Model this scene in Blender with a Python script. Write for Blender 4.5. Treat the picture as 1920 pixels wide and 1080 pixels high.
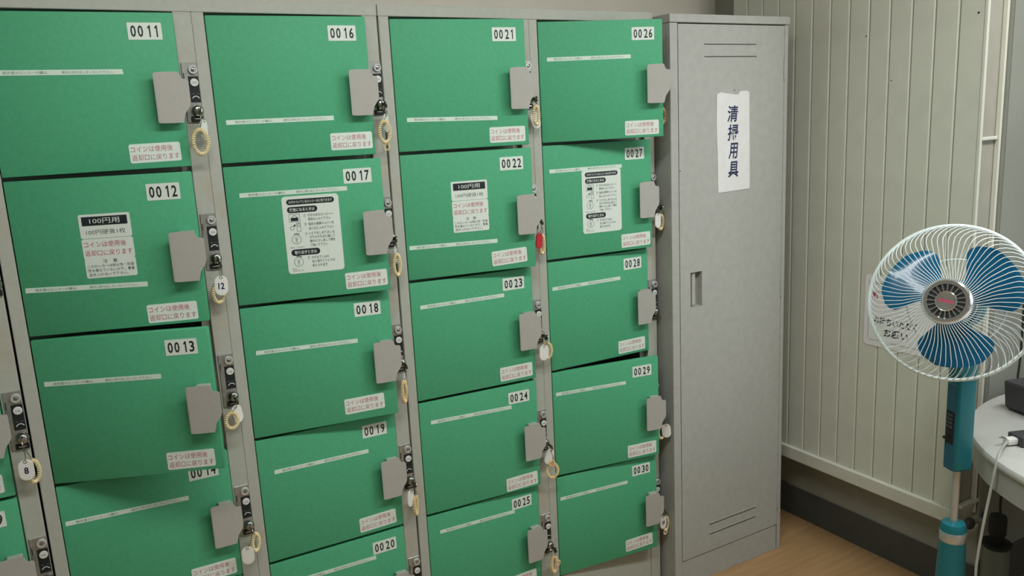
import bpy, bmesh, math, random
from mathutils import Matrix, Vector
random.seed(7)
for o in list(bpy.data.objects): bpy.data.objects.remove(o, do_unlink=True)
scene = bpy.context.scene
COL = scene.collection
R = math.radians

# ------------------------------------------------------------------ camera
cam_d = bpy.data.cameras.new('camera'); cam = bpy.data.objects.new('camera', cam_d); COL.objects.link(cam)
cam_d.sensor_width = 36.0; cam_d.lens = 1518.92 / 1920 * 36.0; cam_d.clip_start = 0.05
right = Vector((0.8637, -0.5015, -0.0498)); down = Vector((-0.1416, -0.1466, -0.9790)); fwd = Vector((0.4837, 0.8526, -0.1976))
M = Matrix((right, -down, -fwd)).transposed().to_4x4()
M.translation = Vector((0.0670, -1.9315, 1.5477))
cam.matrix_world = M
scene.camera = cam

# ------------------------------------------------------------------ world, view, lights
w = bpy.data.worlds.new('world'); scene.world = w; w.use_nodes = True
w.node_tree.nodes['Background'].inputs[0].default_value = (0.78, 0.88, 1.0, 1)
w.node_tree.nodes['Background'].inputs[1].default_value = 1.0
vs = scene.view_settings
vs.view_transform = 'Standard'; vs.look = 'None'; vs.gamma = 1.0; vs.use_curve_mapping = False
vs.exposure = -0.36

def area_light(name, loc, direction, sx, sy, power, color):
    d = bpy.data.lights.new(name, 'AREA'); d.shape = 'RECTANGLE'; d.size = sx; d.size_y = sy
    d.energy = power; d.color = color
    o = bpy.data.objects.new(name, d); COL.objects.link(o)
    o.location = loc; o.rotation_euler = Vector(direction).to_track_quat('-Z', 'Y').to_euler()
    return o
CEIL = 2.55
LAMPS = [(0.55, -1.20), (2.05, -1.40)]
area_light('ceiling_lamp_light', (LAMPS[0][0], LAMPS[0][1], CEIL - 0.10), (0, 0, -1), 1.2, 0.22, 25, (0.97, 1.0, 0.965))
area_light('ceiling_lamp_light', (LAMPS[1][0], LAMPS[1][1], CEIL - 0.10), (0, 0, -1), 1.2, 0.22, 29, (0.97, 1.0, 0.965))
area_light('window_daylight', (3.17, -2.55, 1.55), (-1, 0.15, -0.02), 1.5, 1.1, 19, (0.88, 0.96, 1.0))

# ------------------------------------------------------------------ materials
def mat(name, col, rough=0.5, metal=0.0, var=0.0, vscale=6.0, bump=0.0, bscale=200.0, spec=0.5, coat=0.0, trans=0.0, emit=None, detail=3.0):
    m = bpy.data.materials.new(name); m.use_nodes = True
    nt = m.node_tree; b = nt.nodes['Principled BSDF']
    b.inputs['Base Color'].default_value = (*col, 1); b.inputs['Roughness'].default_value = rough
    b.inputs['Metallic'].default_value = metal; b.inputs['Specular IOR Level'].default_value = spec
    b.inputs['Coat Weight'].default_value = coat; b.inputs['Transmission Weight'].default_value = trans
    if emit:
        b.inputs['Emission Color'].default_value = (*emit[0], 1); b.inputs['Emission Strength'].default_value = emit[1]
    tc = nt.nodes.new('ShaderNodeTexCoord')
    if var > 0:
        n = nt.nodes.new('ShaderNodeTexNoise'); n.inputs['Scale'].default_value = vscale; n.inputs['Detail'].default_value = detail
        nt.links.new(tc.outputs['Object'], n.inputs['Vector'])
        r = nt.nodes.new('ShaderNodeValToRGB')
        r.color_ramp.elements[0].position = 0.3; r.color_ramp.elements[1].position = 0.7
        r.color_ramp.elements[0].color = (*[c * (1 - var) for c in col], 1)
        r.color_ramp.elements[1].color = (*[min(1, c * (1 + var)) for c in col], 1)
        nt.links.new(n.outputs['Fac'], r.inputs['Fac']); nt.links.new(r.outputs['Color'], b.inputs['Base Color'])
    if bump > 0:
        n2 = nt.nodes.new('ShaderNodeTexNoise'); n2.inputs['Scale'].default_value = bscale; n2.inputs['Detail'].default_value = 2
        nt.links.new(tc.outputs['Object'], n2.inputs['Vector'])
        bp = nt.nodes.new('ShaderNodeBump'); bp.inputs['Strength'].default_value = bump; bp.inputs['Distance'].default_value = 0.002
        nt.links.new(n2.outputs['Fac'], bp.inputs['Height']); nt.links.new(bp.outputs['Normal'], b.inputs['Normal'])
    return m
MT = dict(
    green=mat('green_paint', (0.080, 0.385, 0.205), 0.55, var=0.05, vscale=90, bump=0.15, bscale=350, spec=0.25),
    frame=mat('grey_frame_paint', (0.42, 0.435, 0.385), 0.5, var=0.04, vscale=70, bump=0.08, bscale=300, spec=0.35),
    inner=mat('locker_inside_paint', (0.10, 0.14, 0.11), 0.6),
    cabinet=mat('cabinet_grey_paint', (0.43, 0.435, 0.41), 0.5, var=0.05, vscale=40, bump=0.12, bscale=260, spec=0.35),
    handle=mat('handle_plastic', (0.415, 0.405, 0.375), 0.42, var=0.03, vscale=120),
    white=mat('white_label', (0.72, 0.80, 0.74), 0.45),
    paper=mat('white_paper', (0.78, 0.78, 0.78), 0.8, var=0.03, vscale=30),
    tape=mat('tape_white', (0.66, 0.80, 0.70), 0.5),
    black=mat('black_print', (0.012, 0.018, 0.022), 0.5),
    ink=mat('tape_ink', (0.16, 0.25, 0.25), 0.6),
    grey_ink=mat('grey_print', (0.10, 0.12, 0.13), 0.6),
    red=mat('red_print', (0.50, 0.055, 0.12), 0.5),
    navy=mat('blue_black_ink', (0.020, 0.025, 0.09), 0.6),
    steel=mat('lock_steel', (0.40, 0.40, 0.38), 0.38, metal=0.75, var=0.12, vscale=80),
    chrome=mat('chrome', (0.88, 0.89, 0.90), 0.16, metal=1.0),
    dchrome=mat('worn_chrome', (0.42, 0.41, 0.39), 0.22, metal=1.0, var=0.25, vscale=120),
    blackplastic=mat('black_plastic', (0.016, 0.018, 0.019), 0.55, spec=0.3),
    nickel=mat('dull_nickel', (0.60, 0.61, 0.60), 0.38, metal=0.35),
    polesteel=mat('pole_steel', (0.58, 0.63, 0.68), 0.25, metal=0.75),
    endwood=mat('panel_end_paint', (0.34, 0.325, 0.275), 0.7, var=0.05, vscale=20),
    coin=mat('coin_disc', (0.70, 0.70, 0.68), 0.4),
    tagw=mat('white_tag_plastic', (0.80, 0.80, 0.76), 0.35),
    tagr=mat('red_tag_plastic', (0.55, 0.02, 0.035), 0.35),
    coil=mat('cream_coil_plastic', (0.88, 0.74, 0.44), 0.4),
    orange=mat('orange_coil_plastic', (0.88, 0.66, 0.36), 0.4),
    wallb=mat('wall_plaster', (0.80, 0.755, 0.67), 0.85, var=0.04, vscale=3, bump=0.2, bscale=150),
    wallg=mat('wall_grey_plaster', (0.255, 0.262, 0.228), 0.85, var=0.06, vscale=4, bump=0.25, bscale=180),
    board=mat('cream_board_paint', (0.62, 0.63, 0.545), 0.55, var=0.04, vscale=12, bump=0.06, bscale=120),
    rail=mat('cream_rail_paint', (0.64, 0.64, 0.56), 0.45, var=0.03, vscale=15),
    plain=mat('pale_grey_plaster', (0.70, 0.71, 0.70), 0.85, var=0.03, vscale=3),
    skirt=mat('dark_skirting_vinyl', (0.070, 0.075, 0.068), 0.55, var=0.1, vscale=10),
    lowwall=mat('lower_wall_grey', (0.33, 0.335, 0.29), 0.75, var=0.08, vscale=5),
    ceil=mat('ceiling_white', (0.75, 0.74, 0.70), 0.9),
    teal=mat('teal_plastic', (0.006, 0.165, 0.20), 0.35, var=0.04, vscale=20),
    tealdk=mat('blue_control_panel', (0.012, 0.10, 0.17), 0.35),
    wire=mat('white_coated_wire', (0.78, 0.86, 0.86), 0.35),
    spk=mat('dark_speck', (0.03, 0.03, 0.03), 0.7),
    tabletop=mat('table_laminate', (0.53, 0.53, 0.51), 0.35, var=0.03, vscale=20),
    apron=mat('table_apron', (0.40, 0.40, 0.38), 0.5, var=0.04, vscale=20),
    dark=mat('dark_grey_plastic', (0.05, 0.048, 0.055), 0.45),
    can=mat('grey_metal_can', (0.17, 0.19, 0.175), 0.45, metal=0.3),
    cord=mat('clear_grey_cord', (0.42, 0.42, 0.38), 0.4),
    bcord=mat('black_cord', (0.02, 0.02, 0.02), 0.5),
    lampw=mat('lamp_tube', (0.9, 0.9, 0.9), 0.4, emit=((1.0, 0.97, 0.9), 6.0)),
)
def add_stain(m, col, amt, scale):
    nt = m.node_tree; b = nt.nodes['Principled BSDF']; src = b.inputs['Base Color'].links[0].from_socket
    tc = nt.nodes.new('ShaderNodeTexCoord'); n = nt.nodes.new('ShaderNodeTexNoise'); n.inputs['Scale'].default_value = scale; n.inputs['Detail'].default_value = 4
    mp = nt.nodes.new('ShaderNodeMapRange'); mp.inputs[1].default_value = 0.56; mp.inputs[2].default_value = 0.74; mp.inputs[4].default_value = amt
    mx = nt.nodes.new('ShaderNodeMix'); mx.data_type = 'RGBA'; mx.inputs[7].default_value = (*col, 1)
    nt.links.new(tc.outputs['Object'], n.inputs['Vector']); nt.links.new(n.outputs['Fac'], mp.inputs[0]); nt.links.new(mp.outputs[0], mx.inputs[0])
    nt.links.new(src, mx.inputs[6]); nt.links.new(mx.outputs[2], b.inputs['Base Color'])
MT['stile'] = mat('grey_stile_paint', (0.42, 0.435, 0.385), 0.5, var=0.04, vscale=70, bump=0.08, bscale=300, spec=0.35)
add_stain(MT['stile'], (0.42, 0.31, 0.20), 0.5, 6.0)
add_stain(MT['cabinet'], (0.38, 0.37, 0.35), 0.35, 2.0)
# floor: tan vinyl with long wood-like streaks
def floor_mat():
    m = bpy.data.materials.new('tan_wood_vinyl'); m.use_nodes = True; nt = m.node_tree; b = nt.nodes['Principled BSDF']
    tc = nt.nodes.new('ShaderNodeTexCoord'); mp = nt.nodes.new('ShaderNodeMapping'); mp.inputs['Scale'].default_value = (2.5, 22, 1)
    mp.inputs['Rotation'].default_value = (0, 0, R(8))
    n = nt.nodes.new('ShaderNodeTexNoise'); n.inputs['Scale'].default_value = 2.2; n.inputs['Detail'].default_value = 6
    r = nt.nodes.new('ShaderNodeValToRGB')
    r.color_ramp.elements[0].color = (0.36, 0.215, 0.095, 1); r.color_ramp.elements[1].color = (0.45, 0.285, 0.14, 1)
    r.color_ramp.elements[0].position = 0.3; r.color_ramp.elements[1].position = 0.72
    nt.links.new(tc.outputs['Object'], mp.inputs[0]); nt.links.new(mp.outputs[0], n.inputs['Vector'])
    nt.links.new(n.outputs['Fac'], r.inputs['Fac']); nt.links.new(r.outputs['Color'], b.inputs['Base Color'])
    b.inputs['Roughness'].default_value = 0.5
    return m
MT['floor'] = floor_mat()
# fan blade: blue plastic that lets a little light through
def blade_mat():
    m = bpy.data.materials.new('blue_translucent_blade'); m.use_nodes = True; nt = m.node_tree; b = nt.nodes['Principled BSDF']
    b.inputs['Base Color'].default_value = (0.006, 0.155, 0.31, 1); b.inputs['Roughness'].default_value = 0.22
    b.inputs['Coat Weight'].default_value = 0.4
    t = nt.nodes.new('ShaderNodeBsdfTranslucent'); t.inputs['Color'].default_value = (0.01, 0.30, 0.48, 1)
    mx = nt.nodes.new('ShaderNodeMixShader'); mx.inputs[0].default_value = 0.35
    out = nt.nodes['Material Output']
    nt.links.new(b.outputs[0], mx.inputs[1]); nt.links.new(t.outputs[0], mx.inputs[2]); nt.links.new(mx.outputs[0], out.inputs['Surface'])
    return m
MT['blade'] = blade_mat()

# ------------------------------------------------------------------ mesh builder
class MB:
    def __init__(s): s.v = []; s.f = []; s.m = []; s.mats = []
    def mi(s, k):
        if k not in s.mats: s.mats.append(k)
        return s.mats.index(k)
    def add(s, vs, fs, k):
        o = len(s.v); i = s.mi(k)
        s.v += [tuple(v) for v in vs]
        for f in fs: s.f.append([a + o for a in f]); s.m.append(i)
        return s
    def box(s, x0, x1, y0, y1, z0, z1, k, bev=0.0, seg=1):
        if bev <= 0:
            vs = [(x, y, z) for x in (x0, x1) for y in (y0, y1) for z in (z0, z1)]
            fs = [(0, 1, 3, 2), (4, 6, 7, 5), (0, 4, 5, 1), (2, 3, 7, 6), (0, 2, 6, 4), (1, 5, 7, 3)]
            return s.add(vs, fs, k)
        bm = bmesh.new(); bmesh.ops.create_cube(bm, size=1.0)
        for v in bm.verts:
            v.co = Vector(((x0 + x1) / 2 + v.co.x * (x1 - x0), (y0 + y1) / 2 + v.co.y * (y1 - y0), (z0 + z1) / 2 + v.co.z * (z1 - z0)))
        bmesh.ops.bevel(bm, geom=bm.edges[:], offset=bev, segments=seg, affect='EDGES', profile=0.5)
        bm.verts.index_update()
        s.add([v.co[:] for v in bm.verts], [[v.index for v in f.verts] for f in bm.faces], k); bm.free(); return s
    def poly(s, pts, y, k):            # flat print in the xz plane, facing -y
        return s.add([(x, y, z) for x, z in pts], [list(range(len(pts)))], k)
    def prism(s, pts, y0, y1, k):      # outline in xz, extruded from y0 (front) to y1
        n = len(pts)
        vs = [(x, y0, z) for x, z in pts] + [(x, y1, z) for x, z in pts]
        fs = [list(range(n)), list(range(2 * n - 1, n - 1, -1))] + [[i, i + n, (i + 1) % n + n, (i + 1) % n] for i in range(n)]
        return s.add(vs, fs, k)
    def prismz(s, pts, z0, z1, k):
        n = len(pts)
        vs = [(x, y, z0) for x, y in pts] + [(x, y, z1) for x, y in pts]
        fs = [list(range(n - 1, -1, -1)), list(range(n, 2 * n))] + [[i, (i + 1) % n, (i + 1) % n + n, i + n] for i in range(n)]
        return s.add(vs, fs, k)
    def lathe(s, prof, k, mtx=None, seg=24, cap=True):   # profile (r, h) about local z
        vs = []; fs = []; n = len(prof)
        for j in range(seg):
            a = 2 * math.pi * j / seg
            for r, h in prof:
                p = Vector((r * math.cos(a), r * math.sin(a), h)); vs.append((mtx @ p if mtx else p)[:])
        for j in range(seg):
            for i in range(n - 1):
                fs.append([j * n + i, ((j + 1) % seg) * n + i, ((j + 1) % seg) * n + i + 1, j * n + i + 1])
        if cap and prof[0][0] > 1e-6: fs.append([j * n for j in range(seg - 1, -1, -1)])
        if cap and prof[-1][0] > 1e-6: fs.append([j * n + n - 1 for j in range(seg)])
        return s.add(vs, fs, k)
    def tube(s, pts, r, k, sides=6, closed=False):
        pts = [Vector(p) for p in pts]; n = len(pts); vs = []; fs = []
        prev = None
        for i, p in enumerate(pts):
            a = pts[(i - 1) % n] if (closed or i > 0) else p
            b = pts[(i + 1) % n] if (closed or i < n - 1) else p
            t = (b - a).normalized() if (b - a).length > 1e-9 else Vector((0, 0, 1))
            if prev is None:
                u = t.orthogonal().normalized()
            else:
                u = prev - t * prev.dot(t)
                u = u.normalized() if u.length > 1e-6 else t.orthogonal().normalized()
            prev = u; v = t.cross(u)
            rr = r[i] if isinstance(r, (list, tuple)) else r
            for j in range(sides):
                an = 2 * math.pi * j / sides
                vs.append((p + (u * math.cos(an) + v * math.sin(an)) * rr)[:])
        m = n if closed else n - 1
        for i in range(m):
            for j in range(sides):
                i2 = (i + 1) % n
                fs.append([i * sides + j, i * sides + (j + 1) % sides, i2 * sides + (j + 1) % sides, i2 * sides + j])
        if not closed:
            fs.append(list(range(sides - 1, -1, -1))); fs.append([(n - 1) * sides + j for j in range(sides)])
        return s.add(vs, fs, k)
    def text(s, body, cx, cz, k, y, wd=None, ht=None, bold=0.0, skew=0.0):
        vs, fs = glyphs(body, bold)
        xs = [p[0] for p in vs]; zs = [p[1] for p in vs]
        x0, x1, z0, z1 = min(xs), max(xs), min(zs), max(zs)
        sx = wd / (x1 - x0) if wd else None; sz = ht / (z1 - z0) if ht else None
        if sx is None: sx = sz
        if sz is None: sz = sx
        mx, mz = (x0 + x1) / 2, (z0 + z1) / 2
        return s.add([(cx + (a - mx) * sx + (b - mz) * sz * skew, y, cz + (b - mz) * sz) for a, b in vs], fs, k)
    def mesh(s, name, smooth=False, ang=35):
        me = bpy.data.meshes.new(name); me.from_pydata(s.v, [], s.f)
        for k in s.mats: me.materials.append(MT[k])
        me.polygons.foreach_set('material_index', s.m)
        if smooth:
            me.polygons.foreach_set('use_smooth', [True] * len(me.polygons))
            me.set_sharp_from_angle(angle=R(ang))
        me.update(); return me
    def build(s, name, parent=None, smooth=False, loc=None, rot=None, mtx=None, ang=35):
        return place(name, s.mesh(name, smooth, ang), parent, loc, rot, mtx)
def place(name, me, parent=None, loc=None, rot=None, mtx=None):
    o = bpy.data.objects.new(name, me); COL.objects.link(o)
    if parent: o.parent = parent
    if mtx is not None: o.matrix_local = mtx
    if loc: o.location = loc
    if rot: o.rotation_euler = rot
    return o
_gc = {}
def glyphs(body, bold):
    key = (body, bold)
    if key in _gc: return _gc[key]
    cu = bpy.data.curves.new('glyph', 'FONT'); cu.body = body; cu.size = 1.0; cu.resolution_u = 2; cu.offset = bold
    ob = bpy.data.objects.new('glyph', cu); COL.objects.link(ob)
    dg = bpy.context.evaluated_depsgraph_get(); dg.update()
    me = bpy.data.meshes.new_from_object(ob.evaluated_get(dg))
    out = ([(v.co.x, v.co.y) for v in me.vertices], [list(p.vertices) for p in me.polygons])
    bpy.data.objects.remove(ob); bpy.data.curves.remove(cu); bpy.data.meshes.remove(me)
    _gc[key] = out; return out
def rr(cx, cz, w_, h_, r, n=4):
    pts = []
    for qx, qz, a0 in ((1, 1, 0), (-1, 1, 90), (-1, -1, 180), (1, -1, 270)):
        for i in range(n + 1):
            a = R(a0 + 90 * i / n)
            pts.append((cx + qx * (w_ / 2 - r) + r * math.cos(a), cz + qz * (h_ / 2 - r) + r * math.sin(a)))
    return pts[::-1]
def disc(cx, cz, r, n=20): return [(cx + r * math.cos(-2 * math.pi * i / n), cz + r * math.sin(-2 * math.pi * i / n)) for i in range(n)]
def empty(name, loc=(0, 0, 0), rot=None):
    o = bpy.data.objects.new(name, None); COL.objects.link(o); o.location = loc; o.empty_display_size = 0.1
    if rot: o.rotation_euler = rot
    return o
def tag(o, label, cat, group=None):
    o['label'] = label; o['category'] = cat
    if group: o['group'] = group
    return o
def struct(o, label=None):
    o['kind'] = 'structure'
    if label: o['label'] = label
    return o

# ------------------------------------------------------------------ the room
XR, YB, XL, YF, XR2, YS = 2.43, 0.52, -2.6, -4.2, 3.2, -0.62
struct(MB().box(XL, XR2 + 0.1, YF, YB + 0.1, -0.06, 0.0, 'floor').build('floor'), 'tan wood-look vinyl floor')
struct(MB().box(XL - 0.1, XR2 + 0.1, YF - 0.1, YB + 0.1, CEIL, CEIL + 0.06, 'ceil').build('ceiling'), 'plain white ceiling over the room')
struct(MB().box(XL - 0.1, XR, YB, YB + 0.1, 0, CEIL, 'wallb').build('wall_back'), 'beige plaster wall behind the lockers')
struct(MB().box(XL - 0.1, XL, YF, YB, 0, CEIL, 'plain').build('wall_left'), 'plain beige wall beyond the left edge')
struct(MB().box(XL - 0.1, XR2 + 0.1, YF - 0.1, YF, 0, CEIL, 'plain').build('wall_front'), 'plain beige wall behind the camera')
wr = struct(MB().box(XR, XR2 + 0.1, YS, YB + 0.1, 0, CEIL, 'lowwall').build('wall_right'), 'right wall clad in cream vertical boards above a grey base')
wret = struct(MB().box(XR + 0.001, XR2, YS - 0.004, YS, 0, CEIL, 'wallg').build('wall_return'), 'grey plaster return of the right wall behind the round table')
# far right wall with the window opening (out of frame)
m = MB(); WY0, WY1, WZ0, WZ1 = -3.35, -1.75, 0.95, 2.15
m.box(XR2, XR2 + 0.1, YF, WY0, 0, CEIL, 'wallg').box(XR2, XR2 + 0.1, WY1, YS, 0, CEIL, 'wallg')
m.box(XR2, XR2 + 0.1, WY0, WY1, 0, WZ0, 'wallg').box(XR2, XR2 + 0.1, WY0, WY1, WZ1, CEIL, 'wallg')
struct(m.build('wall_far_right'), 'grey wall with a window beyond the right edge')
m = MB()
m.box(XR2, XR2 + 0.06, WY0, WY0 + 0.05, WZ0, WZ1, 'frame').box(XR2, XR2 + 0.06, WY1 - 0.05, WY1, WZ0, WZ1, 'frame')
m.box(XR2, XR2 + 0.06, WY0, WY1, WZ0, WZ0 + 0.05, 'frame').box(XR2, XR2 + 0.06, WY0, WY1, WZ1 - 0.05, WZ1, 'frame')
m.box(XR2 + 0.01, XR2 + 0.05, (WY0 + WY1) / 2 - 0.02, (WY0 + WY1) / 2 + 0.02, WZ0, WZ1, 'frame')
struct(m.build('window_1'), 'plain framed window beyond the right edge')
# dark skirting
struct(MB().box(XR - 0.008, XR, YS, YB, 0, 0.118, 'skirt', 0.002).build('baseboard_right'), 'dark vinyl skirting under the panelled wall')
struct(MB().box(XR + 0.001, XR2, YS - 0.012, YS - 0.004, 0, 0.135, 'skirt', 0.002).build('baseboard_return'), 'dark vinyl skirting below the grey wall')
# cream boards on the right wall
XP = 2.33; PITCH = 0.0714; YE = -0.601
bd = MB()
zb0, zb1 = 0.318, CEIL - 0.002
gw, gd = 0.0022, 0.0035
prof = [(XP + 0.014, gw / 2), (XP + gd, gw / 2), (XP, gw / 2 + 0.0035), (XP, PITCH - gw / 2 - 0.0035), (XP + gd, PITCH - gw / 2), (XP + 0.014, PITCH - gw / 2)]
bd.prismz(prof[::-1], zb0, zb1, 'board'); bd_me = bd.mesh('board')
for i in range(13):
    place('board', bd_me, wr, (0, YE + i * PITCH, 0))
MB().box(XP + 0.012, XR, YE, YE + 13 * PITCH, 0.29, CEIL - 0.003, 'endwood').build('panel_backing', wr)
MB().box(XP - 0.012, XP + 0.10, YE - 0.004, YE + 13 * PITCH, 0.283, 0.331, 'rail', 0.004, 2).build('bottom_rail', wr)
m = MB().box(XP - 0.002, XP + 0.008, YE - 0.010, YE + 0.001, 0.283, CEIL - 0.003, 'rail', 0.002)
m.build('end_flange', wr)
m = MB().box(XP + 0.082, XP + 0.090, YE - 0.016, YE + 0.001, 0.30, CEIL - 0.003, 'rail', 0.003)
m.build('end_flange', wr)
MB().box(XP + 0.008, XP + 0.080, YE - 0.011, YE - 0.001, 1.438, 1.448, 'rail', 0.002).build('end_ledge', wr)
MB().box(XP + 0.008, XP + 0.105, YE - 0.018, YE - 0.001, 0.335, 0.347, 'rail', 0.002).build('end_ledge', wr)
for (y_, z_, r_) in ((-0.583, 1.782, 0.0032), (-0.235, 1.760, 0.0025), (-0.327, 1.62, 0.002)):
    MB().lathe([(0, -0.0015), (r_, -0.0005), (r_, 0.002)], 'spk', Matrix.Translation((XP, y_, z_)) @ Matrix.Rotation(R(90), 4, 'Y'), 8).build('screw_head', wr)

# ceiling lamps (out of frame)
for i, (lx, ly) in enumerate(LAMPS):
    t = empty('ceiling_lamp', (lx, ly, CEIL))
    tag(t, ['white ceiling lamp above the camera, out of frame', 'white ceiling lamp on the window side, out of frame'][i], 'lamp', 'ceiling lamps')
    MB().box(-0.65, 0.65, -0.14, 0.14, -0.06, 0.0, 'ceil', 0.01).build('lamp_body', t)
    for s_ in (-1, 1):
        MB().tube([(-0.6, s_ * 0.07, -0.075), (0.6, s_ * 0.07, -0.075)], 0.014, 'lampw', 10).build('lamp_tube', t, True)

# ------------------------------------------------------------------ coin lockers
CP, PR, DW, DH, ZT, UG = 0.4263, 0.33, 0.358, 0.3217, 1.815, 0.0043
def hinge(n):
    c = (n - 11) // 5; r = (n - 11) % 5
    gapx = UG if c >= 2 else (-UG if c < 0 else 0.0)
    return (c * CP + gapx, ZT - r * PR)
ANG = {11: 4.3, 12: 18.5, 13: 23, 14: 2.0, 15: 1.0, 16: 5, 17: 12.5, 18: 7.7, 19: 1.2, 20: 1.1, 21: 7.7, 22: 9.2, 23: 3.9, 24: 3.6, 25: 0.6,
       26: 18, 27: 5.4, 28: 1.3, 29: 9.0, 30: 5.8, 6: 3, 7: 2, 8: 2, 9: 1.5, 10: 1}
TAPE = {11: (.013, -.1178, .2484, -.1192), 12: (.0081, -.2238, .2447, -.2298), 13: (.0136, -.0963, .2508, -.0989), 14: (.0075, -.0874, .2612, -.094),
        16: (.0193, -.2313, .2628, -.2309), 17: (.0295, -.0659, .2731, -.0661), 18: (.0256, -.1103, .2692, -.1154), 19: (.037, -.0882, .2789, -.0915),
        20: (.034, -.0615, .2738, -.0635), 21: (.026, -.2432, .2698, -.2484), 22: (.0076, -.2369, .2491, -.2407), 23: (.025, -.0671, .2701, -.0671),
        24: (.0311, -.0582, .2752, -.0636), 25: (.0354, -.0526, .2752, -.060), 26: (.0224, -.0991, .2631, -.098), 27: (.0179, -.0718, .2552, -.0715),
        28: (.013, -.0778, .2535, -.0774), 29: (.0098, -.0656, .2433, -.0668), 30: (.0108, -.0691, .2492, -.0695)}
STK = {11: (.2892, -.2881, 0.6), 12: (.2868, -.2951, 0.4), 13: (.2893, -.2932, 0.3), 14: (.2955, -.2935, 0.2), 16: (.3011, -.2865, 0), 17: (.3008, -.2886, 1), 18: (.2727, -.2813, 1.0),
       19: (.2881, -.291, 1.5), 21: (.2964, -.292, 0), 22: (.2815, -.2871, 2.5), 23: (.2959, -.2922, 0.6), 24: (.2975, -.2953, 1.5), 25: (.288, -.285, 1), 26: (.2926, -.294, 0),
       27: (.2996, -.2929, 0.5), 28: (.2913, -.2935, 0.5), 29: (.2956, -.2927, 0.5), 30: (.2882, -.2865, 2)}
# shared meshes (door space: x from the hinge, z down from the top edge, front at y = 0)
me_door = MB().box(0, DW, 0, 0.018, -DH, 0, 'green', 0.0022, 2).mesh('door', True, 40)
def make_handle():
    m = MB()
    xs = [.3025, .3045, .308, .315, .325, .335, .345, .3525, .3575, .3600, .3690, .3715]
    ys = [-.0214, -.0219, -.0220, -.0219, -.0216, -.0213, -.0210, -.0207, -.0205, -.0204, -.0200, -.0198]
    zt = [-.1262, -.1240, -.1228, -.1225, -.1222, -.1222, -.1222, -.1222, -.1345, -.1372, -.1382, -.1420]
    zb = [-.2255, -.2272, -.2280, -.2282, -.2284, -.2284, -.2284, -.2284, -.2100, -.2060, -.1940, -.1860]
    n = len(xs); th = .0022; vs = []
    for i in range(n): vs += [(xs[i], ys[i], zt[i]), (xs[i], ys[i], zb[i]), (xs[i], ys[i] + th, zt[i]), (xs[i], ys[i] + th, zb[i])]
    fs = []
    for i in range(n - 1):
        a, b = 4 * i, 4 * i + 4
        fs += [(a, a + 1, b + 1, b), (a + 2, b + 2, b + 3, a + 3), (a, b, b + 2, a + 2), (a + 1, a + 3, b + 3, b + 1)]
    fs += [(0, 2, 3, 1), (4 * n - 4, 4 * n - 3, 4 * n - 1, 4 * n - 2)]
    m.add(vs, fs, 'handle')
    m.box(.322, .3515, -.0195, 0.0, -.2275, -.1230, 'handle', 0.0015)
    return m.mesh('handle', True, 30)
me_handle = make_handle()
def make_sticker():
    m = MB().prism(rr(0, 0, .1015, .0400, .004), -.0005, 0, 'white')
    m.text('コインは使用後', -.006, .0088, 'red', -.0008, .083, .0125, -.006)
    m.text('返却口に戻ります', 0.0, -.0088, 'red', -.0008, .094, .0130, -.006)
    return m.mesh('coin_sticker')
me_sticker = make_sticker()
def make_tape(short=False):
    m = MB().prism([(-.5, -.0052), (-.5, .0052), (.494 if short else .5, .0052), (.5, -.0020 if short else -.0052), (.5, -.0052)][::1], -.0004, 0, 'tape')
    for a, b, t in ((-.42, -.08, '脱衣室のロッカーの鍵は、'), (.02, .42, '絶対に持ち出しをしないで下さい。')):
        m.text(t, (a + b) / 2, 0, 'ink', -.0007, b - a, .0058)
    return m.mesh('notice_tape')
me_tape = make_tape(); me_tape2 = make_tape(True)
def make_price():
    m = MB()
    m.prism(rr(.1785, -.1005, .0995, .0500, .004), -.0005, 0, 'white')
    m.prism(rr(.1785, -.1478, .0995, .0430, .004), -.0006, 0, 'white')
    m.prism(rr(.1785, -.1885, .0990, .0405, .004), -.0005, 0, 'white')
    m.poly([(.1345, -.0990), (.1345, -.0805), (.2225, -.0805), (.2225, -.0990)], -.0008, 'black')
    m.text('100円用', .1785, -.0898, 'white', -.0011, .058, .0112)
    m.text('100円硬貨1枚', .1785, -.1125, 'grey_ink', -.0009, .076, .0105, -.006)
    m.text('コインは使用後', .1735, -.1380, 'red', -.0010, .082, .0120, -.006)
    m.text('返却口に戻ります', .1785, -.1560, 'red', -.0010, .092, .0120, -.006)
    m.text('注　意', .1785, -.1738, 'grey_ink', -.0009, .028, .0075)
    m.text('このロッカーは耐火性・防盗', .1785, -.1835, 'grey_ink', -.0009, .091, .0065)
    m.text('性を備えていないので、貴重', .1785, -.1925, 'grey_ink', -.0009, .091, .0065)
    m.text('品を入れないで下さい。', .1725, -.2015, 'grey_ink', -.0009, .076, .0065)
    return m.mesh('price_label')
me_price = make_price()
def ring2(m, cx, cz, r, wd, k, y, a0=0, a1=360, n=24):
    o = len(m.v); vs = []; fs = []
    for i in range(n + 1):
        a = R(a0 + (a1 - a0) * i / n)
        vs += [(cx + (r - wd / 2) * math.cos(a), y, cz + (r - wd / 2) * math.sin(a)), (cx + (r + wd / 2) * math.cos(a), y, cz + (r + wd / 2) * math.sin(a))]
    for i in range(n): fs.append((2 * i, 2 * i + 1, 2 * i + 3, 2 * i + 2))
    m.add(vs, fs, k); return m
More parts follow.
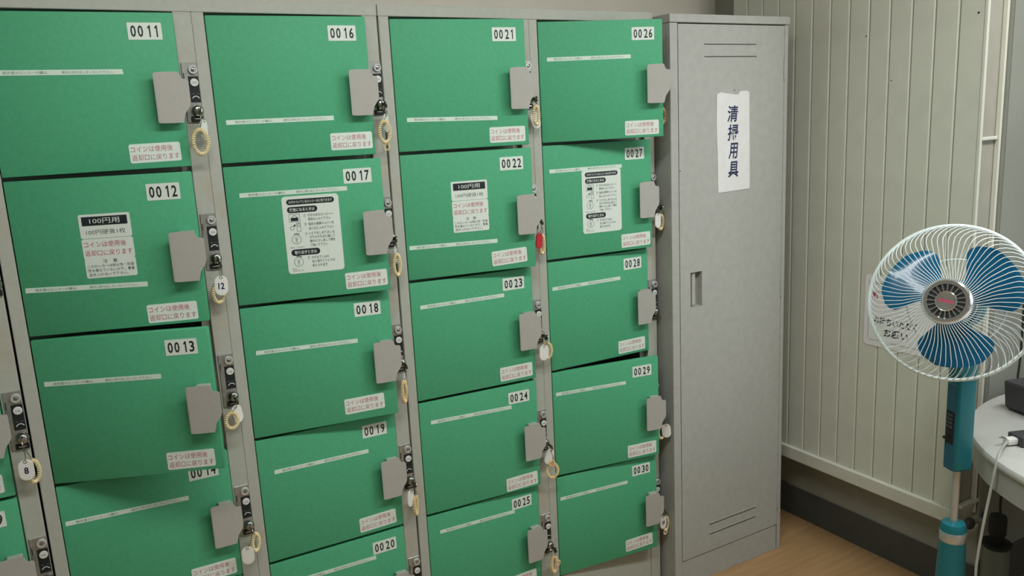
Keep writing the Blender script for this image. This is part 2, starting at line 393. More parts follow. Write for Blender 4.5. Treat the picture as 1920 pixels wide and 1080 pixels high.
def make_instruction():
    m = MB(); cx, cz, W_, H_ = .1855, -.1672, .1305, .1830
    m.prism(rr(cx, cz, W_, H_, .008), -.0005, 0, 'white')
    L = cx - W_ / 2; T = cz + H_ / 2; u = W_ / 100.0     # label space: 100 wide, 140 high
    X = lambda a: L + a * u
    Z = lambda b: T - b * u
    def bar(a0, a1, b0, b1): m.poly(rr((X(a0) + X(a1)) / 2, (Z(b0) + Z(b1)) / 2, (a1 - a0) * u, (b1 - b0) * u, (b1 - b0) * u / 2 * .98), -.0008, 'black')
    def tx(s_, a0, a1, b0, b1, k='grey_ink', bold=0): m.text(s_, (X(a0) + X(a1)) / 2, (Z(b0) + Z(b1)) / 2, k, -.0011, (a1 - a0) * u, (b1 - b0) * u, bold)
    bar(8, 92, 5.5, 15.5); tx('カギのついているロッカーは使用できます', 12, 88, 7.8, 13.2, 'white', .01)
    bar(8, 61, 19, 30); tx('使用になるときは', 12, 56, 21.3, 27.6, 'white', .015)
    bar(8, 59, 96, 107.5); tx('取り出すときは', 14, 53, 98.5, 105, 'white', .015)
    ln = [('①', 36, 39.5, 33), ('カギのあるロッカーへ', 43, 88, 33), ('荷物を入れて下さい', 43, 83, 40.5), ('②', 36, 39.5, 49), ('指定の硬貨のコインを', 43, 88, 49), ('投入口に入れて下さい', 43, 88, 57),
          ('③', 36, 39.5, 66), ('トビラをしめておしな', 43, 88, 66), ('がらカギを右に廻して', 43, 88, 73), ('静かに少し戻して鍵を', 43, 88, 80), ('で抜いて下さい', 43, 74, 87.5),
          ('①', 36, 39.5, 110), ('カギをさし込み', 43, 74, 110), ('右に廻すとトビラは', 43, 84, 117.5), ('あけられます', 43, 70, 125)]
    for s_, a0, a1, b in ln: tx(s_, a0, a1, b, b + 5.2)
    tx('閉める・・右にまわす', 8, 32, 91, 93.5); tx('開ける', 8, 15, 130, 132.5); tx('右にまわすとあく', 8, 28, 133.5, 136)
    # little pictures: bag, coin slot, two key dials
    def fr(a0, a1, b0, b1):
        for p in ((a0, a1, b0, b0 + .6), (a0, a1, b1 - .6, b1), (a0, a0 + .6, b0, b1), (a1 - .6, a1, b0, b1)):
            m.poly([(X(p[0]), Z(p[3])), (X(p[0]), Z(p[2])), (X(p[1]), Z(p[2])), (X(p[1]), Z(p[3]))], -.0008, 'grey_ink')
    fr(10, 29, 32, 46)
    m.poly([(X(13), Z(44.5)), (X(13), Z(38.5)), (X(26), Z(38.5)), (X(26), Z(44.5))], -.0009, 'black')
    ring2(m, X(19.5), Z(38.5), 4 * u, .8 * u, 'grey_ink', -.0009, 0, 180, 12)
    fr(22, 29, 48, 64); fr(23.5, 27.5, 49.5, 55)
    ring2(m, X(14), Z(57), 3.3 * u, .6 * u, 'grey_ink', -.0008)
    m.poly([(X(16), Z(54)), (X(18), Z(51)), (X(21), Z(51)), (X(19), Z(54.5))], -.0008, 'black')
    for b in (78, 119):
        ring2(m, X(19.5), Z(b), 8 * u, .7 * u, 'grey_ink', -.0008)
        ring2(m, X(19.5), Z(b), 10.5 * u, 1.4 * u, 'black', -.0008, 55, 110, 8)
        ring2(m, X(19.5), Z(b - 2), 2 * u, .7 * u, 'grey_ink', -.0008, n=10)
        fr(18.2, 20.8, b, b + 5)
    return m.mesh('instruction_label')
me_instr = make_instruction()
def make_number(n):
    s_ = '%04d' % n
    m = MB().prism(rr(0, 0, .0660, .0345, .0015, 2), -.0006, 0, 'white')
    x = -.0222
    for i, ch in enumerate(s_):
        wd = .0066 if ch == '1' else .0105
        if ch == '1':
            m.poly([(x - .0002, -.0120), (x - .0002, .0062), (x - .0030, .0048), (x - .0030, .0078), (x + .0004, .0120), (x + .0026, .0120), (x + .0026, -.0120)], -.0009, 'black')
        else:
            m.text(ch, x, 0, 'black', -.0009, wd, .0240, .020)
        x += (.0138, .0168, .0138, 0)[i]
    return m.mesh('number_plate')
# locks (column space, z from the door top)
LX = .3878
def lock_meshes():
    pl = MB().box(.3650, .3978, -.0018, .003, -.2285, -.1005, 'steel', .0008)
    pl.box(.3672, .3688, -.0026, -.001, -.138, -.122, 'blackplastic')
    Y = Matrix.Rotation(R(90), 4, 'X')
    at = lambda x, z, y=-.0018: Matrix.Translation((x, y, z)) @ Y
    cyl = MB().lathe([(.0098, 0), (.0098, .004), (.0088, .0058), (.0062, .0058), (.0058, .0035)], 'nickel', at(LX, -.1155), 20)
    cyl.lathe([(.0042, .003), (.0042, .0052), (.0030, .0060), (.0010, .0060), (0.0, .0050)], 'dchrome', at(LX, -.1155), 14)
    pan = MB().box(.3762, .3975, -.0030, -.001, -.1850, -.1293, 'blackplastic', .0006)
    ring2(pan, LX, -.1790, .0074, .0016, 'white', -.0034, 20, 160, 10)
    pan.text('OPEN', LX - .005, -.1665, 'ink', -.0033, .006, .002); pan.text('LOCK', LX + .005, -.1665, 'ink', -.0033, .006, .002)
    btn = MB().lathe([(.0086, 0), (.0086, .0016), (.0078, .0024), (0, .0024)], 'coin', at(LX, -.1425, -.003), 20)
    btn.text('100', LX, -.1430, 'ink', -.0057, .0095, .0048)
    knob = MB().lathe([(.0128, 0), (.0128, .004), (.0118, .009), (.0102, .0135), (.0075, .0155), (0, .016)], 'dchrome', at(LX, -.2030), 20)
    knob.box(LX - .0012, LX + .0012, -.0184, -.0168, -.2095, -.1965, 'blackplastic')
    slot = MB().box(LX - .0150, LX + .0105, -.0060, -.001, -.2270, -.2150, 'blackplastic', .0012)
    slot.box(LX - .0095, LX + .0045, -.0085, -.005, -.2218, -.2190, 'chrome', .0008)
    return [('lock_plate', pl.mesh('lock_plate')), ('lock_cylinder', cyl.mesh('lock_cylinder', True)), ('coin_panel', pan.mesh('coin_panel')), ('coin_button', btn.mesh('coin_button', True)),
            ('key_knob', knob.mesh('key_knob', True)), ('return_slot', slot.mesh('return_slot'))]
LOCK = lock_meshes()
ST0, ST1, SR0, SR1 = -.0277, -.0015, .3605, .3984
zbot = ZT - 5 * PR + (PR - DH)          # lower edge of the bottom doors
me_stl = MB().box(ST0, ST1, .001, .028, 0.0, ZT + .006, 'stile', .0012).mesh('stile')
mst = MB().box(SR0, SR1, .001, .028, 0.0, ZT + .006, 'stile', .0012); mst.box(.343, SR0, .020, .028, 0.02, ZT + .004, 'frame')
me_str = mst.mesh('stile')
me_base = MB().box(ST1, SR0, .004, .022, 0.0, zbot - .004, 'frame', .001).mesh('base_panel')
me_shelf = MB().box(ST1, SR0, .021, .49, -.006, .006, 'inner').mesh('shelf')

def locker_unit(first, label, sticker_default=True):
    hx0, _ = hinge(first)
    u = empty('coin_locker', (hx0, 0, 0)); tag(u, label, 'coin locker', 'coin lockers along the back wall')
    W2 = CP + SR1
    m = MB()
    m.box(ST0, ST0 + .004, .028, .50, 0, ZT + .030, 'frame').box(W2 - .004, W2, .028, .50, 0, ZT + .030, 'frame')
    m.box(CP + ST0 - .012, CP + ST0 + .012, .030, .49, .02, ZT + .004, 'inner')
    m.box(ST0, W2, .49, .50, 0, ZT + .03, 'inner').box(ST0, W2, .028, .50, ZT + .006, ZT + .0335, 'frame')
    m.build('body', u)
    MB().box(ST0 - .0012, W2 + .0012, .001, .028, ZT + .0062, ZT + .0335, 'frame', .0012).build('top_rail', u)
    for c in (0, 1):
        place('stile', me_stl, u, (c * CP, 0, 0)); place('stile', me_str, u, (c * CP, 0, 0)); place('base_panel', me_base, u, (c * CP, 0, 0))
        for r in range(6):
            place('shelf', me_shelf, u, (c * CP, 0, ZT - r * PR + .004))
        for r in range(5):
            n = first + c * 5 + r
            hx, zt = hinge(n)
            a = ANG.get(n, 2.0)
            d = place('door', me_door, u, (c * CP, 0, zt), (0, 0, -R(a)))
            d['label'] = 'green steel door numbered %04d, %s' % (n, 'standing ajar' if a > 6 else 'almost closed')
            h = place('handle', me_handle, d); h['label'] = 'grey plastic pull plate'
            nx, nz = (.300, -.038)
            np_ = place('number_plate', make_number(n), d, (nx, 0, nz)); np_['label'] = 'white plate reading %04d' % n
            t = TAPE.get(n, (.02, -.075, .26, -.077))
            L_ = math.hypot(t[2] - t[0], t[3] - t[1])
            tp = place('notice_tape', me_tape2 if n in (11, 25) else me_tape, d, ((t[0] + t[2]) / 2, 0, (t[1] + t[3]) / 2), (0, -math.atan2(t[3] - t[1], t[2] - t[0]), 0))
            tp.scale = (L_, 1, 1)
            s_ = STK.get(n, (.29, -.290, .5))
            place('coin_sticker', me_sticker, d, (s_[0], 0, s_[1]), (0, -R(s_[2]), 0))
            if n in (12, 22): place('price_label', me_price, d)
            if n in (17, 27): place('instruction_label', me_instr, d)
            p0 = place(LOCK[0][0], LOCK[0][1], u, (c * CP, 0, zt))
            for nm, me in LOCK[1:]: place(nm, me, p0)
    return u
locker_unit(1, 'grey locker with green doors cut off at the left edge, door 0009 in view')
locker_unit(11, 'grey locker unit with green doors numbered 0011 to 0020')
locker_unit(21, 'grey locker unit with green doors numbered 0021 to 0030 beside the tall cabinet')

# ------------------------------------------------------------------ keys hanging from the locks
def coil_mesh(a, b, k='coil', turns=None, rm=.0038, wr_=.00135):
    per = math.pi * (3 * (a + b) - math.sqrt((3 * a + b) * (a + 3 * b)))
    N = turns or int(per / .0041); S = 8; pts = []
    for i in range(N * S):
        t = 2 * math.pi * i / (N * S) + math.pi / 2; ph = 2 * math.pi * i / S
        c = Vector((a * math.cos(t), 0, b * math.sin(t))); nrm = Vector((math.cos(t) / a, 0, math.sin(t) / b)).normalized()
        pts.append(c + nrm * (rm * math.cos(ph)) + Vector((0, rm * math.sin(ph), 0)))
    return MB().tube(pts, wr_, k, 5, closed=True).mesh('wrist_coil', True, 60)
def tag_mesh(k, txt):
    m = MB(); o = rr(0, 0, .0285, .0455, .01420, 8)
    m.prism(o, -.0011, .0011, k)
    m.prism([(x * .9, z * .94) for x, z in o], -.0015, .0015, k)
    m.tube([(.0032 * math.cos(i * .7854), -.0016, .0185 + .0032 * math.sin(i * .7854)) for i in range(8)], .0008, 'dchrome', 4, True)
    if txt: m.text(txt, 0, -.001, 'navy', -.0018, .0135 if len(txt) > 1 else .0085, .0150, .03)
    return m.mesh('key_tag', True, 50)
#  n: tag(dx, y, dz, yaw, tilt, colour, text), coil(dx, y, dz, yaw, a, b), extra small coil (dx, y, dz, r), description
KEYS = {
    8: (( .3864, -.034, -.2640, -8, 0, 'tagw', '8'), (.3975, -.022, -.2740, 30, .012, .024), None, 'white oval key tag marked 8 below the lock by door 0009'),
    11: ((.3930, -.022, -.2440, 52, 6, 'tagw', ''), (.3800, -.040, -.2705, 14, .0165, .0265), None, 'cream coil with white tag hanging beside door 0011'),
    12: ((.3867, -.036, -.2614, -6, 3, 'tagw', '12'), (.3800, -.026, -.2800, 25, .014, .022), None, 'white oval key tag marked 12 hanging beside door 0012'),
    13: ((.3890, -.024, -.2420, 28, -10, 'tagw', ''), (.3720, -.044, -.2490, 16, .0150, .0190), None, 'cream coil looped over a white tag beside door 0013'),
    14: ((.3713, -.040, -.2635, -12, 0, 'tagw', ''), (.3945, -.026, -.2430, 38, .012, .022), None, 'white oval tag with cream coil on its right beside door 0014'),
    16: ((.3930, -.022, -.2480, 46, 5, 'tagw', ''), (.3805, -.040, -.2690, 8, .0145, .0255), (.382, -.040, -.3060, .0080), 'cream coil with a small yellow loop beside door 0016'),
    17: ((.3900, -.026, -.2440, 56, -6, 'tagw', ''), (.3860, -.038, -.2690, 36, .0150, .0260), None, 'cream coil seen half edge-on beside door 0017'),
    18: ((.3890, -.024, -.2490, 62, -12, 'tagw', ''), (.3775, -.040, -.2720, 50, .0150, .0270), None, 'narrow cream coil with tag seen edge-on beside door 0018'),
    19: ((.3740, -.034, -.2406, 34, 6, 'tagw', ''), (.3905, -.026, -.2690, 52, .0130, .0250), None, 'white tag and cream coil hanging apart beside door 0019'),
    21: ((.3930, -.022, -.2590, 4, -18, 'tagw', ''), (.3850, -.040, -.2460, 24, .0130, .0240), None, 'cream coil over a white tag beside door 0021'),
    22: ((.3772, -.040, -.2560, 22, 2, 'tagr', ''), (.3940, -.026, -.2690, 24, .0120, .0260), None, 'red oval key tag hanging beside door 0022'),
    23: ((.3770, -.040, -.2470, -6, 2, 'tagw', ''), (.3965, -.024, -.2490, -4, .0150, .0235), None, 'pale oval tag with cream coil behind it beside door 0023'),
    24: ((.3900, -.022, -.2420, 0, 20, 'tagw', ''), (.3880, -.040, -.2790, -14, .0165, .0220), (.3835, -.046, -.2530, .0085), 'round cream coil with a smaller loop at its top beside door 0024'),
    25: ((.3920, -.024, -.2680, 24, -8, 'tagw', ''), (.3800, -.040, -.2480, 26, .0130, .0240), (.3930, -.044, -.2470, .0075), 'bunched cream coil hanging beside door 0025'),
    26: ((.3800, -.024, -.2500, 30, 0, 'tagw', ''), (.4030, -.030, -.2642, -10, .0120, .0220), None, 'cream coil mostly hidden behind door 0026'),
    27: ((.3770, -.036, -.2430, 14, -2, 'tagw', ''), (.3950, -.026, -.2500, 10, .0120, .0220), None, 'white tag and cream coil beside door 0027 next to the cabinet'),
    29: ((.3964, -.040, -.2590, -34, -4, 'tagw', ''), (.3830, -.030, -.2640, -10, .0110, .0210), None, 'plain white oval tag peeking out beside door 0029'),
    30: ((.3809, -.036, -.2430, 8, -4, 'tagw', '30'), (.3985, -.028, -.2560, 6, .0110, .0230), (.3950, -.030, -.2850, .0070), 'white tag with cream coil beside door 0030, lowest by the cabinet'),
}
def key_bow():
    m = MB(); m.box(-.0012, .0012, -.016, .004, -.004, .004, 'dchrome', .0004)
    m.lathe([(.0085, -.0011), (.0090, 0), (.0085, .0011)], 'dchrome', Matrix.Translation((0, -.0215, -.002)) @ Matrix.Rotation(R(90), 4, 'Y'), 14)
    return m.mesh('key_bow', True)
me_bow = key_bow()
ORANGE = (18, 19, 22, 24, 25)
for n, (tg, cl, ex, lab) in KEYS.items():
    hx, zt = hinge(n)
    ox, oz = hx + LX, zt - .2030
    k = empty('locker_key', (ox, -.018, oz)); tag(k, lab, 'key', 'locker keys on coils')
    place('key_bow', me_bow, k, (0, 0, 0), (0, R(18 * math.sin(n * 3.1)), 0))
    L = lambda dx, y, dz: (hx + dx - ox, y + .018, zt + dz - oz)
    tp = Vector(L(tg[0], tg[1], tg[2])); cp_ = Vector(L(cl[0], cl[1], cl[2]))
    top_t = tp + Matrix.Rotation(R(tg[3]), 3, 'Z') @ Matrix.Rotation(R(tg[4]), 3, 'Y') @ Vector((0, 0, .0185))
    top_c = cp_ + Vector((0, 0, cl[5]))
    c0 = Vector((0, -.0215, -.009))
    for q in (top_t, top_c):
        mid = (c0 + q) / 2 + Vector((.002, -.003, 0))
        MB().tube([c0, (c0 + mid) / 2 + Vector((-.001, 0, 0)), mid, (mid + q) / 2 + Vector((.001, 0, 0)), q], .0009, 'dchrome', 5).build('key_ring', k, True)
    place('key_tag', tag_mesh(tg[5], tg[6]), k, tp, (0, R(tg[4]), R(tg[3])))
    kc = 'orange' if n in ORANGE else 'coil'
    place('wrist_coil', coil_mesh(cl[4], cl[5], kc), k, cp_, (0, 0, R(cl[3])))
    if ex:
        place('small_coil', coil_mesh(ex[3], ex[3], kc, None, .0022, .0009), k, L(ex[0], ex[1], ex[2]), (0, 0, R(cl[3])))

# ------------------------------------------------------------------ tall cleaning cabinet
CX0, CX1, CY0, CY1, CH = 1.6985, 2.1900, -.055, .452, 1.838
cab = empty('cleaning_cabinet', (CX0, CY0, 0)); tag(cab, 'tall light grey steel cabinet with a handwritten paper on its door', 'cabinet')
W_ = CX1 - CX0
m = MB()
m.box(0, .004, .018, CY1 - CY0, 0, CH - .024, 'cabinet').box(W_ - .004, W_, .018, CY1 - CY0, 0, CH - .024, 'cabinet').box(0, W_, CY1 - CY0 - .004, CY1 - CY0, 0, CH - .024, 'cabinet')
m.box(.004, W_ - .004, .02, CY1 - CY0 - .004, .02, .03, 'cabinet')
m.build('body', cab)
MB().box(-.003, W_ + .003, -.004, CY1 - CY0, CH - .024, CH, 'cabinet', .002, 2).build('top_cap', cab)
DX0, DX1, DZ0, DZ1 = .0315, .4735, .098, CH - .0275
MB().box(0, DX0 - .0022, 0, .018, 0, CH - .0245, 'cabinet', .0012).build('stile', cab)
MB().box(DX1 + .0026, W_, 0, .018, 0, CH - .0245, 'cabinet', .0012).build('stile', cab)
MB().box(DX0, DX1, .003, .018, 0.0, DZ0 - .003, 'cabinet', .001).build('plinth', cab)
# door built as frame strips around the recessed pull
hx0, hx1, hz0, hz1 = 1.7715 - CX0, 1.8185 - CX0, .957, 1.068
m = MB()
xs = [DX0, hx0, hx1, DX1]; zs = [DZ0, hz0, hz1, DZ1]
vs = [(x, 0.0, z) for x in xs for z in zs]
fs = [(i * 4 + j, (i + 1) * 4 + j, (i + 1) * 4 + j + 1, i * 4 + j + 1) for i in range(3) for j in range(3) if (i, j) != (1, 1)]
m.add(vs, fs, 'cabinet')
for (a, b) in (((DX0, DZ0), (DX1, DZ0)), ((DX1, DZ0), (DX1, DZ1)), ((DX1, DZ1), (DX0, DZ1)), ((DX0, DZ1), (DX0, DZ0))):
    m.add([(a[0], 0, a[1]), (a[0], .016, a[1]), (b[0], .016, b[1]), (b[0], 0, b[1])], [(0, 1, 2, 3)], 'cabinet')
dr = m.build('door', cab); dr['label'] = 'single steel door with louvre slits'
m = MB(); dpt = .022
for (a, b) in (((hx0, hz0), (hx1, hz0)), ((hx1, hz0), (hx1, hz1)), ((hx1, hz1), (hx0, hz1)), ((hx0, hz1), (hx0, hz0))):
    m.add([(a[0], -.0005, a[1]), (b[0], -.0005, b[1]), (b[0], dpt, b[1]), (a[0], dpt, a[1])], [(0, 1, 2, 3)], 'cabinet')
m.add([(hx0, dpt, hz0), (hx1, dpt, hz0), (hx1, dpt, hz1), (hx0, dpt, hz1)], [(0, 1, 2, 3)], 'handle')
m.box(hx0 + .012, hx0 + .026, .006, dpt, hz0 + .004, hz1 - .003, 'cabinet', .002)
pm = m.build('recessed_pull', dr); pm['label'] = 'recessed pull slot'
def louvre(x0, x1, z):
    mm = MB(); mm.box(x0 - CX0, x1 - CX0, -.0014, -.0002, z - .0022, z + .0022, 'cabinet', .0005)
    mm.box(x0 - CX0 + .002, x1 - CX0 - .002, -.0017, -.0001, z - .0036, z - .0020, 'spk')
    mm.build('louvre', dr)
for x0, x1, z in ((1.8305, 2.0485, 1.7565), (1.8305, 2.0495, 1.7205), (1.848, 2.0665, .199), (1.848, 2.0665, .1635)): louvre(x0, x1, z)
for z in (1.677, .965, .195):
    MB().tube([(DX1 + .0006, -.002, z - .032), (DX1 + .0006, -.002, z + .032)], .0032, 'cabinet', 8).build('hinge', cab, True)
for x, z, r_ in ((1.825, 1.173, .003), (1.733, 1.385, .002), (1.955, 1.617, .002)):
    MB().lathe([(0, .001), (r_, .0006), (r_, 0)], 'spk' if r_ < .003 else 'handle', Matrix.Translation((x - CX0, 0, z)) @ Matrix.Rotation(R(90), 4, 'X'), 8).build('paint_chip', dr)
# handwritten paper on the cabinet door
pn = MB()
top = [(-.0675, .1500), (-.052, .1545), (-.020, .1500), (.012, .1465), (.024, .1480), (.028, .1560), (.060, .1570), (.0690, .1520)]
bot = [(.0735, -.1475), (.03, -.1490), (-.02, -.1500), (-.0600, -.1515), (-.0625, -.1480)]
lft = [(-.0640, -.05), (-.0690, .06)]
pts = top + bot + lft
pn.prism(pts, -.0012, -.0002, 'paper')
for i, ch in enumerate('清掃用具'):
    pn.text(ch, -.002 + .0015 * i, .089 - .0570 * i, 'navy', -.0016, .044 if i != 2 else .036, .050, .018, 0.10)
o = pn.build('paper_notice', None, False, (1.9490, CY0 - .0003, 1.4575)); tag(o, 'white paper strip with vertical brush lettering taped to the grey cabinet', 'notice')

# ------------------------------------------------------------------ notice on the board wall
pw = MB()
pw.prism(rr(.135, .105, .290, .232, .012), -.0012, 0, 'paper')
for i in range(60):
    pw.poly([(.010 + i * .0042, .0065), (.010 + i * .0042, .0088), (.0122 + i * .0042, .0088), (.0122 + i * .0042, .0065)], -.0015, 'grey_ink')
for i in range(46):
    pw.poly([(.004, .012 + i * .0042), (.004, .0142 + i * .0042), (.0062, .0142 + i * .0042), (.0062, .012 + i * .0042)], -.0015, 'grey_ink')
pw.text('新', .030, .158, 'red', -.0016, .026, .026, .03)
pw.text('ご利用の皆様へ', .060, .196, 'grey_ink', -.0016, .08, .008)
pw.text('お持ちいただく', .100, .076, 'black', -.0016, .150, .026, .02, .1)
pw.text('お願い', .105, .040, 'black', -.0016, .085, .026, .02, .1)
# sheet local x runs toward -Y on the wall, facing -X
o = pw.build('wall_notice', None, False, (XP - .0006, -.276, .7970), (0, 0, R(-90)))
tag(o, 'white notice sheet with dotted border on the boards behind the fan', 'notice')

# ------------------------------------------------------------------ pedestal fan
PX, PY = 1.9088, -.8491
fan = empty('pedestal_fan', (PX, PY, 0)); tag(fan, 'teal pedestal fan with blue blades and white wire guard', 'fan')
MB().lathe([(.165, 0), (.168, .012), (.160, .024), (.110, .036), (.070, .050), (.050, .080), (.042, .14), (.037, .30), (.0315, .44), (.0300, .500), (.0300, .514), (.0265, .524), (.014, .527)], 'teal', None, 40).build('base', fan, True)
MB().lathe([(.0306, .478), (.0312, .480), (.0312, .502), (.0306, .504)], 'polesteel', None, 32).build('base_band', fan, True)
MB().lathe([(.0092, .50), (.0092, .70)], 'polesteel', None, 20).build('pole', fan, True)
# control box, its face turned to the left
view = math.atan2(-1.9315 - PY, .067 - PX)         # direction towards the room
byaw = view + math.pi / 2 - R(52)
cb = MB().box(-.023, .023, -.024, .024, .667, .965, 'teal', .007, 3).build('control_box', fan, True, None, (0, 0, byaw))
MB().box(-.0165, .0165, -.0255, -.022, .668, .885, 'tealdk', .0015).build('control_panel', cb)
MB().box(-.0135, .0135, -.0272, -.0245, .735, .818, 'blackplastic', .001).build('button_panel', cb)
for i in range(4):
    MB().box(-.011, .011, -.0300, -.0265, .776 + i * .0098, .783 + i * .0098, 'dark', .001).build('button', cb)
MB().box(-.004, .004, -.0420, -.026, .750, .756, 'blackplastic', .001).build('slide_lever', cb)
# head: local z = blowing direction, local y = up
RC = Vector((1.8325, -.8559, 1.0975)); camp = Vector((.067, -1.9315, 1.5477))
ax = ((camp - RC).normalized() + math.tan(R(11)) * (-right) + math.tan(R(3)) * (-down)).normalized()
up = (Vector((0, 0, 1)) - ax * ax.z).normalized(); xr = up.cross(ax)
HM = Matrix((xr, up, ax)).transposed().to_4x4(); HM.translation = RC - Vector((PX, PY, 0))
RG = .1770
m = MB(); m.tube([(RG * math.cos(2 * math.pi * i / 72), RG * math.sin(2 * math.pi * i / 72), 0) for i in range(72)], .0042, 'wire', 8, True)
m.build('guard_ring', fan, True, mtx=HM)
def guard(nw, front):
    m = MB(); r0 = .050 if front else .045
    for i in range(nw):
        th = 2 * math.pi * i / nw; pts = []
        for j in range(13):
            s_ = j / 12.0; r_ = r0 + (RG - r0) * (1 - (1 - s_) ** 1.25)
            if front:
                z_ = .056 - .010 * s_ - .046 * max(0, (s_ - .55) / .45) ** 2.4
                tw = R(9) * math.sin(min(1, s_ / .35) * math.pi / 2) - R(13) * max(0, (s_ - .60) / .40) ** 1.8
            else:
                z_ = -.062 + .004 * s_ + .058 * max(0, (s_ - .5) / .5) ** 2.2
                tw = -R(18) * s_
            pts.append((r_ * math.cos(th + tw), r_ * math.sin(th + tw), z_))
        m.tube(pts, .00088 if front else .00075, 'wire', 4)
    for rr_, zz in (((r0, .056),) if front else ((r0, -.062), (.105, -.060))):
        m.tube([(rr_ * math.cos(2 * math.pi * i / 40), rr_ * math.sin(2 * math.pi * i / 40), zz) for i in range(40)], .0015, 'wire', 6, True)
    return m
guard(76, True).build('front_guard', fan, True, mtx=HM)
guard(60, False).build('rear_guard', fan, True, mtx=HM)
# blades
def blade_mesh():
    m = MB(); NR, NT = 12, 14; vs = []
    for i in range(NR + 1):
        s_ = i / NR; r_ = .024 + .1255 * s_
        half = R(22) + R(20) * math.sin(min(1.0, s_ * 1.25) * math.pi / 2)
        if s_ > .70: half *= math.sqrt(max(0.0, 1 - ((s_ - .70) / .34) ** 2))
        cen = R(9) * s_
        for j in range(NT + 1):
            t = j / NT * 2 - 1
            a = cen + half * t
            z_ = -.004 + .016 * t * (0.6 + .4 * s_) + .005 * (1 - t * t)
            vs.append((r_ * math.cos(a), r_ * math.sin(a), z_))
    fs = [(i * (NT + 1) + j, (i + 1) * (NT + 1) + j, (i + 1) * (NT + 1) + j + 1, i * (NT + 1) + j + 1) for i in range(NR) for j in range(NT)]
    n = len(vs); th = .0018
    allv = vs + [(x, y, z - th) for x, y, z in vs]
    fs2 = fs + [tuple(reversed([q + n for q in f])) for f in fs]
    rim = [j for j in range(NT + 1)] + [i * (NT + 1) + NT for i in range(1, NR + 1)] + [NR * (NT + 1) + j for j in range(NT - 1, -1, -1)] + [i * (NT + 1) for i in range(NR - 1, 0, -1)]
    for i in range(len(rim)):
        a, b = rim[i], rim[(i + 1) % len(rim)]; fs2.append((a, a + n, b + n, b))
    m.add(allv, fs2, 'blade'); return m.mesh('blade', True, 50)
bm_ = blade_mesh()
for ang in (30, 146, 272):
    place('blade', bm_, fan, mtx=HM @ Matrix.Rotation(R(ang), 4, 'Z'))
MB().lathe([(.030, -.030), (.030, .012), (.026, .022), (.012, .028), (0, .029)], 'blade', None, 24).build('blade_hub', fan, True, mtx=HM)
MB().lathe([(0, -.165), (.040, -.160), (.055, -.145), (.058, -.09), (.054, -.066), (0, -.064)], 'teal', None, 32).build('motor_housing', fan, True, mtx=HM)
MB().tube([(0.0, 0.0, .93), (.002, .002, 1.0), Vector((HM @ Vector((0, -.03, -.10)))[:])], [.021, .021, .024], 'teal', 14).build('neck', fan, True)
# hub badge
cap = MB().lathe([(.053, .040), (.0535, .050), (.0520, .058), (.0465, .0635), (.0390, .0635), (.0370, .0575)], 'chrome', None, 48, False).build('guard_cap', fan, True, mtx=HM)
m = MB().lathe([(.0370, .058), (.0, .0585)], 'blackplastic', None, 32)
for i in range(20):
    a = 2 * math.pi * i / 20
    q = Matrix.Rotation(a, 4, 'Z')
    vs = [q @ Vector(p) for p in ((.020, -.0010, .0605), (.0375, -.0016, .0605), (.0375, .0016, .0605), (.020, .0010, .0605), (.020, -.0010, .057), (.0375, -.0016, .057), (.0375, .0016, .057), (.020, .0010, .057))]
    m.add([v[:] for v in vs], [(0, 1, 2, 3), (0, 4, 5, 1), (3, 2, 6, 7)], 'chrome')
m.build('cap_spokes', cap)
MB().lathe([(.0225, .057), (.0225, .0625), (.0210, .0640), (0, .0650)], 'chrome', None, 32).build('cap_disc', cap, True)
m = MB(); q = Matrix.Rotation(R(-8), 4, 'Z')
m.add([(q @ Vector(p))[:] for p in ((-.0150, -.0030, .0655), (.0150, -.0030, .0655), (.0150, .0030, .0655), (-.0150, .0030, .0655), (-.0150, -.0030, .0640), (.0150, -.0030, .0640), (.0150, .0030, .0640), (-.0150, .0030, .0640))],
      [(0, 1, 2, 3), (0, 4, 5, 1), (1, 5, 6, 2), (2, 6, 7, 3), (3, 7, 4, 0)], 'red')
m.build('cap_badge', cap)

# ------------------------------------------------------------------ round table and what lies on and under it
TX, TY, TR, TH = 2.4034, -1.1899, .5250, .70
tb = empty('round_table', (TX, TY, 0)); tag(tb, 'round white table with a deep grey apron at the right edge', 'table')
MB().lathe([(0, TH), (TR - .012, TH), (TR - .004, TH - .003), (TR, TH - .010), (TR, TH - .016), (TR - .004, TH - .022), (0, TH - .024)][::-1], 'tabletop', None, 96).build('tabletop', tb, True)
MB().lathe([(TR - .018, TH - .024), (TR - .012, TH - .024), (TR - .012, TH - .088), (TR - .018, TH - .088)], 'apron', None, 96).build('apron', tb, True)
MB().lathe([(.055, .03), (.045, .06), (.040, .30), (.042, TH - .06), (.10, TH - .025)], 'apron', None, 28).build('pedestal', tb, True)
MB().lathe([(.28, 0), (.282, .012), (.26, .022), (.07, .034), (.055, .04)], 'apron', None, 48).build('foot', tb, True)
# dark case, far back
m = MB()
pts = [(0, 0), (.012, -.010), (.14, -.010), (.14, .075), (-.006, .075), (-.008, .068)]
m.prism([(x, z + .010) for x, z in pts][::1], -.05, .05, 'dark')
o = m.build('dark_case', None, False, (2.290, -.790, TH + .0005), (0, 0, R(-16))); tag(o, 'dark grey case standing at the back of the round table', 'case')
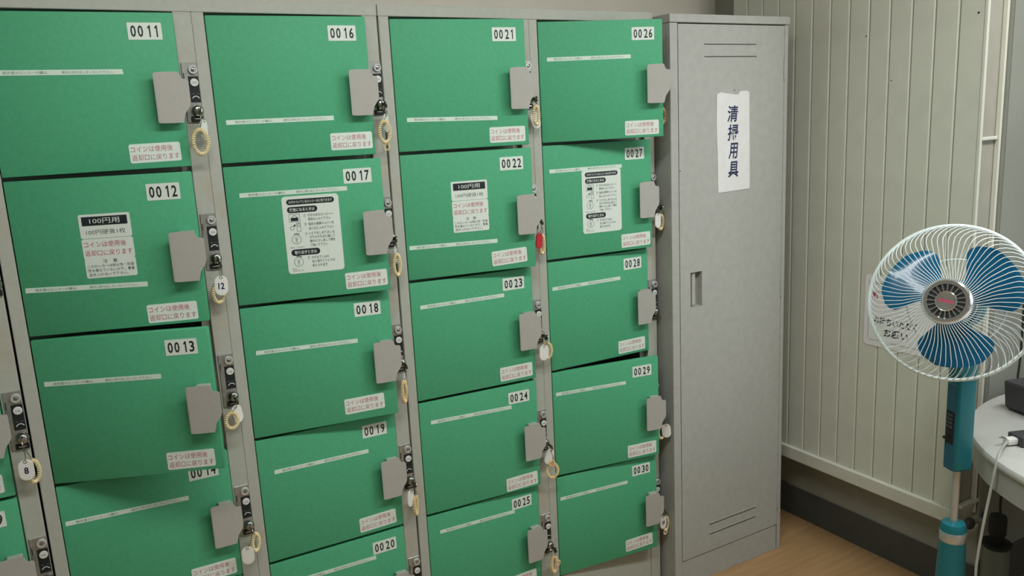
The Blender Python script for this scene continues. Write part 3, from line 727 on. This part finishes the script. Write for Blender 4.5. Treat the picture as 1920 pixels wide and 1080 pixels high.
# power block with white plug
ad = empty('power_block', (2.080, -.890, TH)); ad.rotation_euler = (0, 0, R(-22)); tag(ad, 'dark power block with a white plug at the round table rim', 'power adapter')
MB().box(0, .12, -.026, .026, .0005, .026, 'dark', .004, 2).build('block', ad, True)
MB().box(-.026, .004, -.011, .011, .003, .020, 'tagw', .004, 2).build('plug', ad, True)
for i in range(5):
    MB().tube([(-.028 - .003 * i, -.006 + .003 * i, .021), (-.034 - .002 * i, .004 - .002 * i, .024)], .0014, 'dchrome', 5).build('plug_speckle', ad)  # made-up metallic bits standing in for speckled noise around the plug
def curve_pts(pts, n=8):
    P = [Vector(p) for p in pts]; out = []
    for i in range(len(P) - 1):
        p0 = P[max(0, i - 1)]; p1 = P[i]; p2 = P[i + 1]; p3 = P[min(len(P) - 1, i + 2)]
        for j in range(n):
            t = j / n
            out.append(.5 * ((2 * p1) + (-p0 + p2) * t + (2 * p0 - 5 * p1 + 4 * p2 - p3) * t * t + (-p0 + 3 * p1 - 3 * p2 + p3) * t ** 3))
    out.append(P[-1]); return out
cordp = [(2.060, -.884, TH + .012), (2.012, -.898, TH + .012), (1.974, -.911, TH + .0045), (1.950, -.917, TH - .028), (1.935, -.915, .598), (1.921, -.915, .541), (1.907, -.915, .467), (1.900, -.917, .41), (1.902, -.925, .30), (1.93, -.96, .16), (2.0, -1.02, .03), (2.05, -1.04, .005), (2.09, -1.05, .004)]
adm = Matrix.Translation((2.080, -.890, TH)) @ Matrix.Rotation(R(-22), 4, 'Z')
MB().tube(curve_pts(cordp), .0034, 'cord', 8).build('cord', ad, True, mtx=adm.inverted())
o = MB().tube(curve_pts([(2.578, YS - .0075, 1.05), (2.585, YS - .0075, .80), (2.578, YS - .0075, .70), (2.582, YS - .0075, .60), (2.560, YS - .0075, .42), (2.535, YS - .0075, .30), (2.56, YS - .0075, .20), (2.57, YS - .016, .05), (2.60, YS - .016, .004)]), .0026, 'bcord', 6).build('hanging_cable', None, True)
tag(o, 'thin dark cable running down the grey wall behind the table', 'cable')
# canister under the table
cn = empty('canister', (2.315, -.740, 0)); tag(cn, 'grey metal canister with a dark cap under the round table', 'canister')
MB().lathe([(.034, 0), (.036, .006), (.036, .255), (.033, .275), (.022, .285)], 'can', None, 28).build('body', cn, True)
MB().lathe([(.040, .283), (.041, .286), (.041, .290), (.020, .293)], 'blackplastic', None, 28).build('collar', cn, True)
MB().lathe([(.020, .290), (.020, .315), (.0235, .320), (.0235, .368), (.021, .374), (0, .375)], 'blackplastic', None, 24).build('cap', cn, True)
# small wall valve below the end of the boards
vv = empty('wall_valve', (2.385, YS - .002, .287)); tag(vv, 'small dark valve with ring handle low on the wall behind the fan', 'valve')
MB().tube([(-.045, .012, .004), (-.02, -.012, .004), (.02, -.014, .0), (.055, -.006, -.004)], .007, 'wallg', 10).build('pipe', vv, True)
MB().lathe([(.016, -.004), (.018, 0), (.018, .010), (.014, .014), (0, .015)], 'dark', Matrix.Translation((-.030, -.010, .006)) @ Matrix.Rotation(R(90), 4, 'X'), 18).build('knob', vv, True)
MB().tube([(.048 + .010 * math.cos(2 * math.pi * i / 18), -.012, .002 + .016 * math.sin(2 * math.pi * i / 18)) for i in range(18)], .0028, 'dark', 6, True).build('ring_handle', vv, True)
